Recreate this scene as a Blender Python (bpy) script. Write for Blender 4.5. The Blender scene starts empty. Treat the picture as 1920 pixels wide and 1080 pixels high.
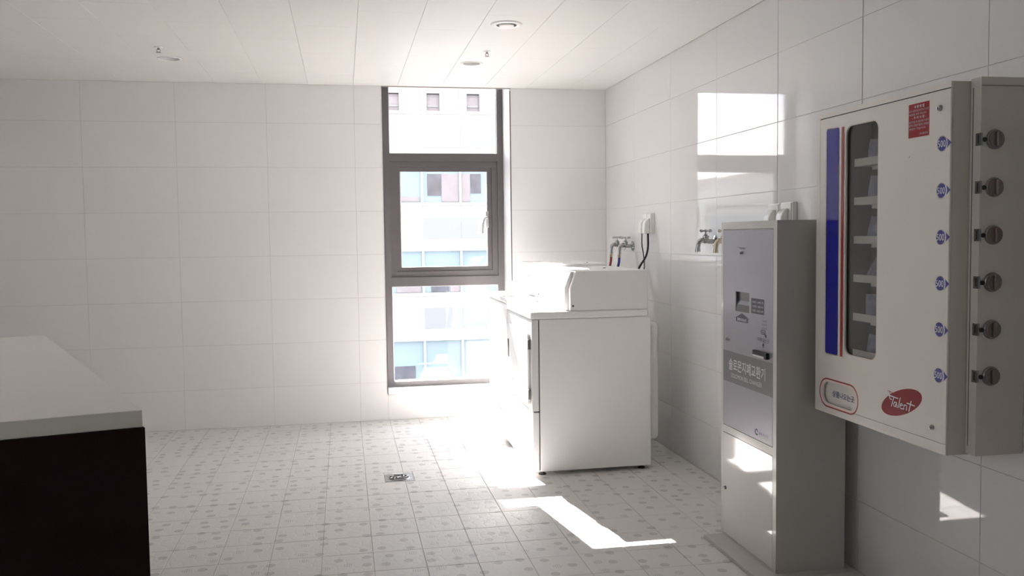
import bpy, bmesh, math, random
from mathutils import Vector, Matrix
random.seed(7)
sc = bpy.context.scene
COL = sc.collection

# ------------------------------------------------------------------ camera
F_PX, YAW, PITCH, ROLL = 1668.165, 0.18663, 0.0579, -0.01264
CAM = Vector((-1.86264, -6.18164, 1.2638))
fw = Vector((math.sin(YAW)*math.cos(PITCH), math.cos(YAW)*math.cos(PITCH), -math.sin(PITCH)))
rt = Vector((math.cos(YAW), -math.sin(YAW), 0)); up = rt.cross(fw)
r2 = rt*math.cos(ROLL) + up*math.sin(ROLL); u2 = r2.cross(fw)
cd = bpy.data.cameras.new('camera'); cam = bpy.data.objects.new('camera', cd); COL.objects.link(cam)
cd.sensor_width = 36; cd.lens = F_PX*36/1920; cd.clip_start = 0.05; cd.clip_end = 300
m = Matrix((r2, u2, -fw)).transposed().to_4x4(); m.translation = CAM; cam.matrix_world = m
sc.camera = cam

# ------------------------------------------------------------------ light
SKY, SUN, EXPO = 1.0, 9.6, 2.93
w = bpy.data.worlds.new('sky'); sc.world = w; w.use_nodes = True
nt = w.node_tree; nt.nodes.clear()
def N(nt, t, **k):
    n = nt.nodes.new(t)
    for a, b in k.items(): setattr(n, a, b)
    return n
tc = N(nt, 'ShaderNodeTexCoord'); mp = N(nt, 'ShaderNodeMapping'); mp.inputs['Scale'].default_value = (1, 1, 2.2)
nz = N(nt, 'ShaderNodeTexNoise'); nz.inputs['Scale'].default_value = 3.2; nz.inputs['Detail'].default_value = 6
cr = N(nt, 'ShaderNodeValToRGB'); cr.color_ramp.elements[0].position = .36; cr.color_ramp.elements[1].position = .6
cr.color_ramp.elements[0].color = (.62, .71, .88, 1); cr.color_ramp.elements[1].color = (1, .965, .945, 1)
bg = N(nt, 'ShaderNodeBackground'); bg.inputs[1].default_value = SKY
ow = N(nt, 'ShaderNodeOutputWorld')
nt.links.new(tc.outputs['Generated'], mp.inputs[0]); nt.links.new(mp.outputs[0], nz.inputs['Vector'])
nt.links.new(nz.outputs['Fac'], cr.inputs[0]); nt.links.new(cr.outputs[0], bg.inputs[0]); nt.links.new(bg.outputs[0], ow.inputs[0])
sd = bpy.data.lights.new('sun', 'SUN'); sd.energy = SUN; sd.angle = math.radians(.22); sd.color = (1, .925, .90)
sun = bpy.data.objects.new('sun', sd); COL.objects.link(sun)
SUNV = Vector((.19, -1.235, -1)).normalized()
sun.rotation_euler = SUNV.to_track_quat('-Z', 'Y').to_euler()
pd = bpy.data.lights.new('window_portal', 'AREA'); pd.shape = 'RECTANGLE'; pd.size = .9; pd.size_y = 2.4
pd.cycles.is_portal = True
po = bpy.data.objects.new('window_portal', pd); COL.objects.link(po); po.location = (-1.14, .42, 1.28)
po.rotation_euler = (math.radians(-90), 0, 0)
pd2 = bpy.data.lights.new('window_portal', 'AREA'); pd2.shape = 'RECTANGLE'; pd2.size = 1.3; pd2.size_y = 1.2; pd2.cycles.is_portal = True
po2 = bpy.data.objects.new('window_portal', pd2); COL.objects.link(po2); po2.location = (-5.48, -4.1, 1.55)
po2.rotation_euler = (0, math.radians(-90), 0)
pd3 = bpy.data.lights.new('window_portal', 'AREA'); pd3.shape = 'RECTANGLE'; pd3.size = 1.0; pd3.size_y = .5; pd3.cycles.is_portal = True
po3 = bpy.data.objects.new('window_portal', pd3); COL.objects.link(po3); po3.location = (-3.9, -9.03, 1.95); po3.rotation_euler = (math.radians(90), 0, 0)
sc.view_settings.view_transform = 'Standard'; sc.view_settings.look = 'None'
sc.view_settings.exposure = EXPO; sc.view_settings.gamma = 1; sc.view_settings.use_curve_mapping = False
cy = sc.cycles
cy.max_bounces = 14; cy.diffuse_bounces = 10; cy.glossy_bounces = 6; cy.transparent_max_bounces = 16; cy.transmission_bounces = 8
cy.sample_clamp_indirect = 12; cy.caustics_reflective = True; cy.use_denoising = True; cy.blur_glossy = 0.3

# ------------------------------------------------------------------ materials
MATS = {}
def mat(name, col, rough=.5, metal=0, spec=.5, bump=None, var=None, coat=0, emit=None):
    """bump=(scale, strength, (sx,sy,sz))  var=(scale, amount, (sx,sy,sz))"""
    mt = bpy.data.materials.new(name); mt.use_nodes = True; t = mt.node_tree; b = t.nodes['Principled BSDF']
    b.inputs['Base Color'].default_value = (*col, 1); b.inputs['Roughness'].default_value = rough
    b.inputs['Metallic'].default_value = metal; b.inputs['Specular IOR Level'].default_value = spec
    b.inputs['Coat Weight'].default_value = coat; b.inputs['Coat Roughness'].default_value = .05
    g = N(t, 'ShaderNodeNewGeometry')
    if var:
        mp = N(t, 'ShaderNodeMapping'); mp.inputs['Scale'].default_value = var[2] if len(var) > 2 else (1, 1, 1)
        n = N(t, 'ShaderNodeTexNoise'); n.inputs['Scale'].default_value = var[0]; n.inputs['Detail'].default_value = 4
        t.links.new(g.outputs['Position'], mp.inputs[0]); t.links.new(mp.outputs[0], n.inputs['Vector'])
        r = N(t, 'ShaderNodeMapRange'); r.inputs['From Min'].default_value = .3; r.inputs['From Max'].default_value = .7
        r.inputs['To Min'].default_value = 1-var[1]; r.inputs['To Max'].default_value = 1
        mx = N(t, 'ShaderNodeMix', data_type='RGBA', blend_type='MULTIPLY'); mx.inputs['Factor'].default_value = 1
        mx.inputs['A'].default_value = (*col, 1); t.links.new(n.outputs['Fac'], r.inputs['Value'])
        t.links.new(r.outputs[0], mx.inputs['B']); t.links.new(mx.outputs['Result'], b.inputs['Base Color'])
    if bump:
        mp = N(t, 'ShaderNodeMapping'); mp.inputs['Scale'].default_value = bump[2]
        n = N(t, 'ShaderNodeTexNoise'); n.inputs['Scale'].default_value = bump[0]; n.inputs['Detail'].default_value = 3
        t.links.new(g.outputs['Position'], mp.inputs[0]); t.links.new(mp.outputs[0], n.inputs['Vector'])
        bp = N(t, 'ShaderNodeBump'); bp.inputs['Strength'].default_value = bump[1]; bp.inputs['Distance'].default_value = .002
        t.links.new(n.outputs['Fac'], bp.inputs['Height']); t.links.new(bp.outputs[0], b.inputs['Normal'])
    MATS[name] = mt
    return mt
mat('tile_back', (.79, .785, .775), .33, bump=(60, .12, (1, 1, 5)), var=(1.2, .03))
mat('tile_right', (.75, .75, .75), .035, bump=(3, .03, (1, 1, 1)), var=(1.2, .03))
mat('grout', (.64, .63, .61), .8); mat('floor_grout', (.62, .60, .58), .85, var=(3, .5))
mat('plaster', (.80, .79, .77), .6, var=(2, .03)); mat('reveal', (.74, .74, .75), .4, var=(3, .03))
mat('ceiling_panel', (.755, .75, .725), .38, bump=(150, .15, (1, 1, 1)), var=(3, .02))
mat('joint_dark', (.62, .61, .59), .8, var=(5, .1)); mat('black', (.01, .01, .01), .6, var=(9, .2))
mat('alu_frame', (.125, .115, .118), .42, metal=.25, var=(6, .06)); mat('gasket', (.75, .76, .76), .5, var=(9, .05))
mat('handle_metal', (.66, .66, .65), .3, metal=.8, var=(9, .05))
mat('appliance_white', (.87, .865, .85), .30, spec=.35, coat=0, var=(3, .02)); mat('appliance_edge', (.80, .80, .79), .3, var=(3, .02))
mat('seam', (.05, .05, .05), .7, var=(20, .2)); mat('chrome', (.45, .45, .46), .10, metal=1, var=(20, .08))
mat('brass', (.62, .55, .42), .25, metal=1, var=(20, .1))
mat('hose_red', (.30, .05, .045), .45, var=(30, .15)); mat('hose_blue', (.045, .07, .26), .45, var=(30, .15))
mat('cord_black', (.012, .012, .016), .45, var=(30, .2)); mat('socket_white', (.82, .82, .80), .25, var=(9, .03))
mat('changer_body', (.50, .485, .455), .3, coat=.2, var=(3, .04)); mat('changer_side', (.27, .255, .25), .45, var=(3, .05))
mat('changer_door', (.30, .295, .33), .33, metal=.35, var=(3, .04)); mat('changer_lower', (.64, .625, .60), .07, coat=.3, var=(3, .03))
mat('changer_band', (.14, .135, .15), .4, var=(9, .05)); mat('print_dark', (.06, .06, .075), .5, var=(40, .1))
mat('print_light', (.58, .58, .60), .5, var=(40, .06)); mat('print_green', (.12, .33, .12), .5, var=(40, .1)); mat('print_navy', (.035, .05, .16), .5, var=(40, .1))
mat('tray', (.07, .07, .068), .3, metal=.5, var=(9, .1))
mat('vend_cream', (.70, .665, .61), .33, coat=.15, var=(2, .04)); mat('vend_side', (.60, .555, .50), .42, var=(3, .05))
mat('vend_inner', (.20, .19, .18), .55, var=(3, .1)); mat('shelf_white', (.85, .82, .76), .35, var=(4, .04))
mat('stripe_blue', (.008, .008, .30), .10, coat=.2, var=(3, .06)); mat('stripe_red', (.33, .012, .012), .45, var=(5, .08)); mat('pinkish', (.80, .62, .56), .45, var=(5, .05))
mat('sticker_red', (.30, .006, .012), .5, spec=.3, var=(5, .06)); mat('logo_red', (.24, .002, .008), .5, spec=.3, var=(5, .06))
mat('badge_blue', (.04, .04, .26), .4, var=(9, .08)); mat('badge_white', (.86, .86, .88), .45, var=(9, .03))
mat('knob_plastic', (.16, .115, .10), .22, coat=.6, var=(20, .15)); mat('steel', (.30, .29, .28), .28, metal=1, var=(30, .15))
mat('counter_stone', (.78, .76, .71), .4, var=(2.5, .03)); mat('counter_maroon', (.016, .001, .003), .5, spec=.2, var=(2, .25))
mat('facade_white', (.42, .42, .42), .7, var=(.5, .03)); mat('facade_cream', (.22, .22, .21), .7, var=(.5, .04))
mat('facade_grey', (.19, .195, .20), .6, var=(.5, .03)); mat('ledge_grey', (.36, .34, .32), .7, var=(1, .05)); mat('mullion', (.28, .31, .31), .5, var=(1, .05))
mat('far_pane', (.17, .225, .25), .12, var=(.7, .18)); mat('far_pane_dark', (.07, .065, .08), .12, var=(3, .5)); mat('far_panel_brown', (.20, .17, .175), .4, var=(2, .2))
mat('asphalt', (.12, .12, .12), .9, var=(.3, .2)); mat('far_block', (.42, .42, .42), .8, var=(.3, .1))
mat('reflector', (.74, .74, .75), .4, metal=0, var=(10, .1)); mat('lamp_white', (.85, .85, .84), .4, var=(10, .03))

def glass(name, tint, rough=0):
    mt = bpy.data.materials.new(name); mt.use_nodes = True; t = mt.node_tree; t.nodes.clear()
    o = N(t, 'ShaderNodeOutputMaterial'); tr = N(t, 'ShaderNodeBsdfTransparent'); gl = N(t, 'ShaderNodeBsdfGlossy')
    tr.inputs[0].default_value = (*tint, 1); gl.inputs['Roughness'].default_value = rough
    fr = N(t, 'ShaderNodeFresnel'); mx = N(t, 'ShaderNodeMixShader')
    gm = N(t, 'ShaderNodeNewGeometry'); io = N(t, 'ShaderNodeMapRange'); io.inputs['To Min'].default_value = 1.45; io.inputs['To Max'].default_value = 1/1.45
    t.links.new(gm.outputs['Backfacing'], io.inputs['Value']); t.links.new(io.outputs[0], fr.inputs[0])
    t.links.new(fr.outputs[0], mx.inputs[0]); t.links.new(tr.outputs[0], mx.inputs[1]); t.links.new(gl.outputs[0], mx.inputs[2])
    t.links.new(mx.outputs[0], o.inputs[0]); MATS[name] = mt
glass('window_glass', (.97, .97, .97)); glass('vend_glass', (.80, .80, .80), .02)
def plastic_film():
    mt = bpy.data.materials.new('film'); mt.use_nodes = True; t = mt.node_tree; b = t.nodes['Principled BSDF']
    b.inputs['Base Color'].default_value = (.60, .64, .78, 1); b.inputs['Roughness'].default_value = .15
    tr = N(t, 'ShaderNodeBsdfTransparent'); mx = N(t, 'ShaderNodeMixShader'); n = N(t, 'ShaderNodeTexNoise'); n.inputs['Scale'].default_value = 40
    r = N(t, 'ShaderNodeMapRange'); r.inputs['To Min'].default_value = .25; r.inputs['To Max'].default_value = .95
    g = N(t, 'ShaderNodeNewGeometry'); t.links.new(g.outputs['Position'], n.inputs['Vector'])
    bp = N(t, 'ShaderNodeBump'); bp.inputs['Strength'].default_value = .8; bp.inputs['Distance'].default_value = .004
    t.links.new(n.outputs['Fac'], bp.inputs['Height']); t.links.new(bp.outputs[0], b.inputs['Normal'])
    t.links.new(n.outputs['Fac'], r.inputs['Value']); t.links.new(r.outputs[0], mx.inputs[0])
    t.links.new(tr.outputs[0], mx.inputs[1]); t.links.new(b.outputs[0], mx.inputs[2]); t.links.new(mx.outputs[0], t.nodes['Material Output'].inputs[0])
    MATS['film'] = mt
plastic_film()

def floor_tile_mat():
    mt = bpy.data.materials.new('floor_tile'); mt.use_nodes = True; t = mt.node_tree; b = t.nodes['Principled BSDF']; L = t.links.new
    g = N(t, 'ShaderNodeNewGeometry')
    vo = N(t, 'ShaderNodeTexVoronoi', voronoi_dimensions='2D'); vo.inputs['Scale'].default_value = 11.5; vo.inputs['Randomness'].default_value = .55
    L(g.outputs['Position'], vo.inputs['Vector'])
    lt = N(t, 'ShaderNodeMapRange'); lt.inputs['From Min'].default_value = .225; lt.inputs['From Max'].default_value = .205
    lt.inputs['To Min'].default_value = 0; lt.inputs['To Max'].default_value = 1; L(vo.outputs['Distance'], lt.inputs['Value'])
    sx = N(t, 'ShaderNodeSeparateColor'); L(vo.outputs['Color'], sx.inputs[0])
    # some of the printed dots are hatched
    wv = N(t, 'ShaderNodeTexWave'); wv.inputs['Scale'].default_value = 38; wv.inputs['Distortion'].default_value = 0; L(g.outputs['Position'], wv.inputs['Vector'])
    st = N(t, 'ShaderNodeMath', operation='GREATER_THAN'); st.inputs[1].default_value = .5; L(wv.outputs['Fac'], st.inputs[0])
    hs = N(t, 'ShaderNodeMath', operation='GREATER_THAN'); hs.inputs[1].default_value = .72; L(sx.outputs[0], hs.inputs[0])
    mh = N(t, 'ShaderNodeMath', operation='MULTIPLY'); L(st.outputs[0], mh.inputs[0]); L(hs.outputs[0], mh.inputs[1])
    iv = N(t, 'ShaderNodeMath', operation='SUBTRACT'); iv.inputs[0].default_value = 1; L(mh.outputs[0], iv.inputs[1])
    keep = N(t, 'ShaderNodeMath', operation='GREATER_THAN'); keep.inputs[1].default_value = .22; L(sx.outputs[1], keep.inputs[0])
    m1 = N(t, 'ShaderNodeMath', operation='MULTIPLY'); L(lt.outputs[0], m1.inputs[0]); L(iv.outputs[0], m1.inputs[1])
    m2 = N(t, 'ShaderNodeMath', operation='MULTIPLY'); L(m1.outputs[0], m2.inputs[0]); L(keep.outputs[0], m2.inputs[1])
    mx = N(t, 'ShaderNodeMix', data_type='RGBA'); mx.inputs['A'].default_value = (.69, .68, .665, 1); mx.inputs['B'].default_value = (.51, .505, .50, 1)
    L(m2.outputs[0], mx.inputs['Factor']); L(mx.outputs['Result'], b.inputs['Base Color'])
    v2 = N(t, 'ShaderNodeTexVoronoi', voronoi_dimensions='2D', feature='DISTANCE_TO_EDGE'); v2.inputs['Scale'].default_value = 22; v2.inputs['Randomness'].default_value = .8
    L(g.outputs['Position'], v2.inputs['Vector'])
    e = N(t, 'ShaderNodeMapRange'); e.inputs['From Max'].default_value = .12; L(v2.outputs['Distance'], e.inputs['Value'])
    bp = N(t, 'ShaderNodeBump'); bp.inputs['Strength'].default_value = .35; bp.inputs['Distance'].default_value = .0012
    L(e.outputs[0], bp.inputs['Height']); L(bp.outputs[0], b.inputs['Normal'])
    b.inputs['Roughness'].default_value = .48; b.inputs['Specular IOR Level'].default_value = .4
    MATS['floor_tile'] = mt
floor_tile_mat()

# ------------------------------------------------------------------ mesh helpers
class MB:
    def __init__(s): s.bm = bmesh.new()
    def box(s, x0, x1, y0, y1, z0, z1):
        v = [s.bm.verts.new((x, y, z)) for x in (x0, x1) for y in (y0, y1) for z in (z0, z1)]
        for f in ((0, 1, 3, 2), (4, 6, 7, 5), (0, 4, 5, 1), (2, 3, 7, 6), (0, 2, 6, 4), (1, 5, 7, 3)): s.bm.faces.new([v[i] for i in f])
        return s
    def prism(s, pts, axis, a, b):
        """pts 2D polygon extruded along axis (0,1,2) between a and b; 2D = remaining axes in order"""
        def P(p, t):
            c = list(p); c.insert(axis, t); return c
        A = [s.bm.verts.new(P(p, a)) for p in pts]; B = [s.bm.verts.new(P(p, b)) for p in pts]; n = len(pts)
        s.bm.faces.new(A); s.bm.faces.new(B[::-1])
        for i in range(n): s.bm.faces.new((A[i], B[i], B[(i+1) % n], A[(i+1) % n]))
        return s
    def lathe(s, prof, o, d, n=24, cap=True):
        """prof [(t along axis, radius)]"""
        o = Vector(o); d = Vector(d).normalized(); a = d.orthogonal().normalized(); c = d.cross(a); R = []
        for t, r in prof:
            R.append([s.bm.verts.new(o + d*t + (a*math.cos(k*2*math.pi/n) + c*math.sin(k*2*math.pi/n))*r) for k in range(n)])
        for i in range(len(R)-1):
            for k in range(n): s.bm.faces.new((R[i][k], R[i][(k+1) % n], R[i+1][(k+1) % n], R[i+1][k]))
        if cap: s.bm.faces.new(R[0][::-1]); s.bm.faces.new(R[-1])
        return s
    def tube(s, pts, r, n=10, rad=None):
        P = smooth(pts) if len(pts) > 2 else [Vector(p) for p in pts]; R = []; a = None
        for i, p in enumerate(P):
            d = (P[min(i+1, len(P)-1)] - P[max(i-1, 0)]).normalized()
            a = d.orthogonal().normalized() if a is None else (a - d*a.dot(d)).normalized(); c = d.cross(a)
            rr = r if rad is None else rad[0] + (rad[1]-rad[0])*i/(len(P)-1)
            R.append([s.bm.verts.new(p + (a*math.cos(k*2*math.pi/n) + c*math.sin(k*2*math.pi/n))*rr) for k in range(n)])
        for i in range(len(R)-1):
            for k in range(n): s.bm.faces.new((R[i][k], R[i][(k+1) % n], R[i+1][(k+1) % n], R[i+1][k]))
        s.bm.faces.new(R[0][::-1]); s.bm.faces.new(R[-1])
        return s
    def build(s, name, material, parent=None, bevel=0, seg=2, smooth=True):
        bm = s.bm; bmesh.ops.recalc_face_normals(bm, faces=bm.faces)
        if bevel:
            ed = [e for e in bm.edges if len(e.link_faces) == 2 and e.calc_face_angle(0) > .6]
            bmesh.ops.bevel(bm, geom=ed, offset=bevel, segments=seg, affect='EDGES', profile=.5, clamp_overlap=True)
        me = bpy.data.meshes.new(name); bm.to_mesh(me); bm.free()
        o = link(name, me, material, parent, smooth)
        if bevel and smooth:
            w_ = o.modifiers.new('wn', 'WEIGHTED_NORMAL'); w_.keep_sharp = True; w_.weight = 100
        return o
def smooth(pts, n=6):
    P = [Vector(p) for p in pts]; P = [P[0]*2-P[1]] + P + [P[-1]*2-P[-2]]; out = []
    for i in range(1, len(P)-2):
        for k in range(n):
            t = k/n; a, b, c, d = P[i-1:i+3]
            out.append(.5*((2*b) + (c-a)*t + (2*a-5*b+4*c-d)*t*t + (3*b-a-3*c+d)*t**3))
    out.append(P[-2]); return out
def link(name, me, material, parent=None, smooth=True):
    if material and not me.materials: me.materials.append(MATS[material])
    if smooth and me.polygons:
        me.polygons.foreach_set('use_smooth', [True]*len(me.polygons)); me.set_sharp_from_angle(angle=math.radians(32))
    o = bpy.data.objects.new(name, me); COL.objects.link(o)
    if parent:
        o.parent = parent
        q = parent; off = Vector((0, 0, 0))
        while q: off += q.location; q = q.parent
        o.location = -off
    return o
def child_at(o, parent, loc):
    o.parent = parent; q = parent; off = Vector((0, 0, 0))
    while q: off += q.location; q = q.parent
    o.location = Vector(loc) - off
def tag(o, label=None, cat=None, group=None, kind=None):
    if label: o['label'] = label
    if cat: o['category'] = cat
    if group: o['group'] = group
    if kind: o['kind'] = kind
    return o
def thing(name, loc, label, cat, group=None):
    o = bpy.data.objects.new(name, None); COL.objects.link(o); o.location = loc; o.empty_display_size = .05
    return tag(o, label, cat, group)
def center(o):
    """move a top-level world-space mesh's origin to the bottom centre of its box"""
    me = o.data; xs = [v.co.copy() for v in me.vertices]
    c = Vector(((min(v.x for v in xs)+max(v.x for v in xs))/2, (min(v.y for v in xs)+max(v.y for v in xs))/2, min(v.z for v in xs)))
    me.transform(Matrix.Translation(-c)); o.location = c; return o
# planes: 'X' faces -x (u=y reversed, v=z); 'Y' faces -y (u=x, v=z); 'D' faces down (u=x, v=y)
def plane_matrix(kind, at):
    if kind == 'X': return Matrix(((0, 0, -1, at), (-1, 0, 0, 0), (0, 1, 0, 0), (0, 0, 0, 1)))
    if kind == 'Y': return Matrix(((1, 0, 0, 0), (0, 0, -1, at), (0, 1, 0, 0), (0, 0, 0, 1)))
    return Matrix(((1, 0, 0, 0), (0, -1, 0, 0), (0, 0, -1, at), (0, 0, 0, 1)))
def from_curve(cu):
    o = bpy.data.objects.new('tmp', cu); COL.objects.link(o); bpy.context.view_layer.update()
    dg = bpy.context.evaluated_depsgraph_get(); me = bpy.data.meshes.new_from_object(o.evaluated_get(dg))
    bpy.data.objects.remove(o); bpy.data.curves.remove(cu); return me
def face_shape(name, loops, at, thick, material, parent, kind='X'):
    """flat shape with holes; loops in (y,z) for X, (x,z) for Y, (x,y) for D; back of it lies at `at`, it stands `thick` proud"""
    cu = bpy.data.curves.new('c', 'CURVE'); cu.dimensions = '2D'; cu.fill_mode = 'BOTH'; cu.extrude = thick/2
    for lp in loops:
        s = cu.splines.new('POLY'); s.points.add(len(lp)-1); s.use_cyclic_u = True
        for p, (a, b) in zip(s.points, lp):
            p.co = ((-a if kind == 'X' else a), (-b if kind == 'D' else b), 0, 1)
    me = from_curve(cu); me.materials.clear(); me.transform(Matrix.Translation((0, 0, thick/2))); me.transform(plane_matrix(kind, at))
    bm = bmesh.new(); bm.from_mesh(me); bmesh.ops.remove_doubles(bm, verts=bm.verts, dist=1e-5)
    bmesh.ops.recalc_face_normals(bm, faces=bm.faces); bm.to_mesh(me); bm.free()
    return link(name, me, material, parent, False)
def rrect(a0, a1, b0, b1, r, n=5):
    out = []
    for cx, cy, s in ((a1-r, b1-r, 0), (a0+r, b1-r, 1), (a0+r, b0+r, 2), (a1-r, b0+r, 3)):
        for k in range(n+1):
            t = (s + k/n)*math.pi/2; out.append((cx+r*math.cos(t), cy+r*math.sin(t)))
    return out
def ell(a, b, ra, rb, n=32, rho=0):
    return [(a+ra*math.cos(t), b+rb*(rho*math.cos(t)+math.sqrt(1-rho*rho)*math.sin(t))) for t in [k*2*math.pi/n for k in range(n)]]
def text(name, body, u0, u1, v0, v1, at, material, parent, kind='X', bold=0, shear=0, res=2, skew=0):
    """lettering fitted into the box from (u0,v0) lower left to (u1,v1) upper right, as the reader sees it"""
    cu = bpy.data.curves.new('t', 'FONT'); cu.body = body; cu.align_x = 'CENTER'; cu.extrude = .0; cu.resolution_u = res; cu.offset = bold; cu.shear = shear
    cu.space_line = .95
    me = from_curve(cu); me.materials.clear()
    xs = [v.co.x for v in me.vertices]; ys = [v.co.y for v in me.vertices]
    if kind == 'X': u0, u1 = -u0, -u1
    sx = (u1-u0)/(max(xs)-min(xs)); sy = (v1-v0)/(max(ys)-min(ys))
    for v in me.vertices:
        v.co = Vector((u0+(v.co.x-min(xs))*sx, v0+(v.co.y-min(ys))*sy + skew*(v.co.x-min(xs))*sx, .0004))
    me.transform(plane_matrix(kind, at))
    return link(name, me, material, parent, False)
def strokes(name, lines, wd, at, material, parent):
    m_ = MB()
    for ln in lines:
        for (a, b), (c, d) in zip(ln, ln[1:]):
            dx, dy = c-a, d-b; l = math.hypot(dx, dy) or 1; nx, ny = -dy/l*wd/2, dx/l*wd/2; ex, ey = dx/l*wd*.35, dy/l*wd*.35
            m_.prism([(a-ex+nx, b-ey+ny), (a-ex-nx, b-ey-ny), (c+ex-nx, d+ey-ny), (c+ex+nx, d+ey+ny)], 0, at, at-.0006)
    return m_.build(name, material, parent, smooth=False)

# ================================================================== ROOM SHELL
H = 2.298; XL = -5.25; YB = -8.8; TT = .008
WX0, WX1, WZ0 = -1.580, -.696, .185
TRX = .64284
rowz = [0] + [H-.25839-.29581*j for j in range(6, -1, -1)] + [H]
# floor
fl = MB().box(XL-.2, .25, YB-.2, .3, -.12, -.0025).build('floor', 'floor_grout'); tag(fl, kind='structure')
import itertools
def cam_px(p):
    d = Vector(p)-CAM; z = d.dot(fw)
    return None if z < .1 else (960+F_PX*d.dot(r2)/z, 540-F_PX*d.dot(u2)/z)
TILE = .2037; tiles = []
gx = [-1.974+.2*k for k in range(-17, 10)] + [.0]
gy = [-2.825+TILE*k for k in range(-30, 14)] + [.0]
gx = [XL]+[g for g in gx if XL+.02 < g < -.01]+[0]; gy = [YB]+[g for g in gy if YB+.02 < g < -.01]+[0]
DR = (-1.677, -1.525, -1.590, -1.445)     # drain opening
for i in range(len(gx)-1):
    for j in range(len(gy)-1):
        x0, x1, y0, y1 = gx[i], gx[i+1], gy[j], gy[j+1]
        c = cam_px(((x0+x1)/2, (y0+y1)/2, 0)); ok = c and -60 < c[0] < 1990 and -60 < c[1] < 1120
        # leave out tiles under the bill changer, machines and behind the counter from the single ones
        hid = (x0 > -.88 and -1.66 < y0 and y1 < -.25) or (c and c[0] < 262)
        d = ((x0+x1)/2-CAM.x)**2+((y0+y1)/2-CAM.y)**2
        tiles.append(((0 if ok and not hid else 1), d, x0, x1, y0, y1))
tiles.sort(); cache = {}; rest = MB(); G = .0022
def tile_verts(m_, x0, x1, y0, y1, z1, z0, ch=.0012):
    vs = []
    for (z, e) in ((z0, 0), (z1-ch, 0), (z1, ch)):
        vs.append([m_.bm.verts.new(p) for p in ((x0+e, y0+e, z), (x1-e, y0+e, z), (x1-e, y1-e, z), (x0+e, y1-e, z))])
    for a in range(2):
        for k in range(4): m_.bm.faces.new((vs[a][k], vs[a][(k+1) % 4], vs[a+1][(k+1) % 4], vs[a+1][k]))
    m_.bm.faces.new(vs[2])
def overlaps(x0, x1, y0, y1): return x0 < DR[1] and x1 > DR[0] and y0 < DR[3] and y1 > DR[2]
n = 0
for cls, d, x0, x1, y0, y1 in tiles:
    pieces = [(x0, x1, y0, y1)]
    if overlaps(x0, x1, y0, y1):      # cut round the drain
        pieces = []
        a0, a1, b0, b1 = max(x0, DR[0]), min(x1, DR[1]), max(y0, DR[2]), min(y1, DR[3])
        if a0 > x0+.004: pieces.append((x0, a0, y0, y1))
        if a1 < x1-.004: pieces.append((a1, x1, y0, y1))
        if b0 > y0+.004: pieces.append((a0, a1, y0, b0))
        if b1 < y1-.004: pieces.append((a0, a1, b1, y1))
    for (a0, a1, b0, b1) in pieces:
        if cls == 0 and n < 300:
            key = (round(a1-a0, 4), round(b1-b0, 4)); n += 1
            if key not in cache:
                q = MB(); tile_verts(q, G/2, a1-a0-G/2, G/2, b1-b0-G/2, 0, -.004)
                me = bpy.data.meshes.new('floor_tile'); bmesh.ops.recalc_face_normals(q.bm, faces=q.bm.faces); q.bm.to_mesh(me); q.bm.free()
                me.materials.append(MATS['floor_tile']); cache[key] = me
            o = bpy.data.objects.new('floor_tile', cache[key]); COL.objects.link(o); o.parent = fl
            o.location = (a0, b0, random.uniform(-.0003, .0003))
        else: tile_verts(rest, a0+G/2, a1-G/2, b0+G/2, b1-G/2, 0, -.004)
rest.build('floor_tile_field', 'floor_tile', fl, smooth=False)['kind'] = 'stuff'

# floor drain
dr = thing('floor_drain', (-1.601, -1.518, 0), 'square chrome floor drain with round slotted grate set in the floor tiles', 'drain')
MB().prism([(DR[0]+.003, DR[2]+.003), (DR[1]-.003, DR[2]+.003), (DR[1]-.003, DR[3]-.003), (DR[0]+.003, DR[3]-.003)], 2, -.0023, .0006).build('drain_plate', 'steel', dr)
q = MB(); q.lathe([(0, .058), (.004, .056), (.004, .050), (.001, .049)], (-1.601, -1.5175, .0007), (0, 0, 1), 32, cap=False)
q.build('grate_ring', 'chrome', dr)
MB().lathe([(0, .050), (.001, .050)], (-1.601, -1.5175, .0008), (0, 0, 1), 32).build('drain_hole', 'black', dr)
for k in range(8):
    a = k*math.pi/4+.2; q = MB()
    pts = [(-1.601+math.cos(a+s*.9)*r_, -1.5175+math.sin(a+s*.9)*r_, .0035) for s, r_ in ((0, .014), (.3, .026), (.65, .038), (1, .050))]
    q.tube(pts, .0035, 6).build('grate_rib', 'chrome', dr)
MB().lathe([(0, .016), (.004, .014)], (-1.601, -1.5175, .0012), (0, 0, 1), 20).build('grate_hub', 'chrome', dr)

# walls (backing) and wall tiles
def wall_piece(nm, boxes, mtl):
    q = MB()
    for b in boxes: q.box(*b)
    return tag(q.build(nm, mtl, smooth=False), kind='structure')
TB = .0021; LW = (-4.7, -3.5)
wb = wall_piece('wall_back', [(XL-.2, WX0, TB, .36, -.12, 2.62), (WX1, .25, TB, .36, -.12, 2.62), (WX0, WX1, TB, .36, -.12, WZ0-.012), (WX0, WX1, TB, .36, 2.545, 2.62)], 'grout')
wr = wall_piece('wall_right', [(TB, .25, YB-.2, TB, -.12, 2.62)], 'grout')
wl = wall_piece('wall_left', [(XL-.2, XL, YB-.2, LW[0], -.12, 2.62), (XL-.2, XL, LW[1], TB, -.12, 2.62), (XL-.2, XL, LW[0], LW[1], -.12, .9), (XL-.2, XL, LW[0], LW[1], 2.2, 2.62)], 'plaster')
wf = wall_piece('wall_front', [(XL, -4.4, YB-.2, YB, -.12, 2.62), (-3.4, TB, YB-.2, YB, -.12, 2.62), (-4.4, -3.4, YB-.2, YB, -.12, 1.7), (-4.4, -3.4, YB-.2, YB, 2.2, 2.62)], 'plaster')
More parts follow.
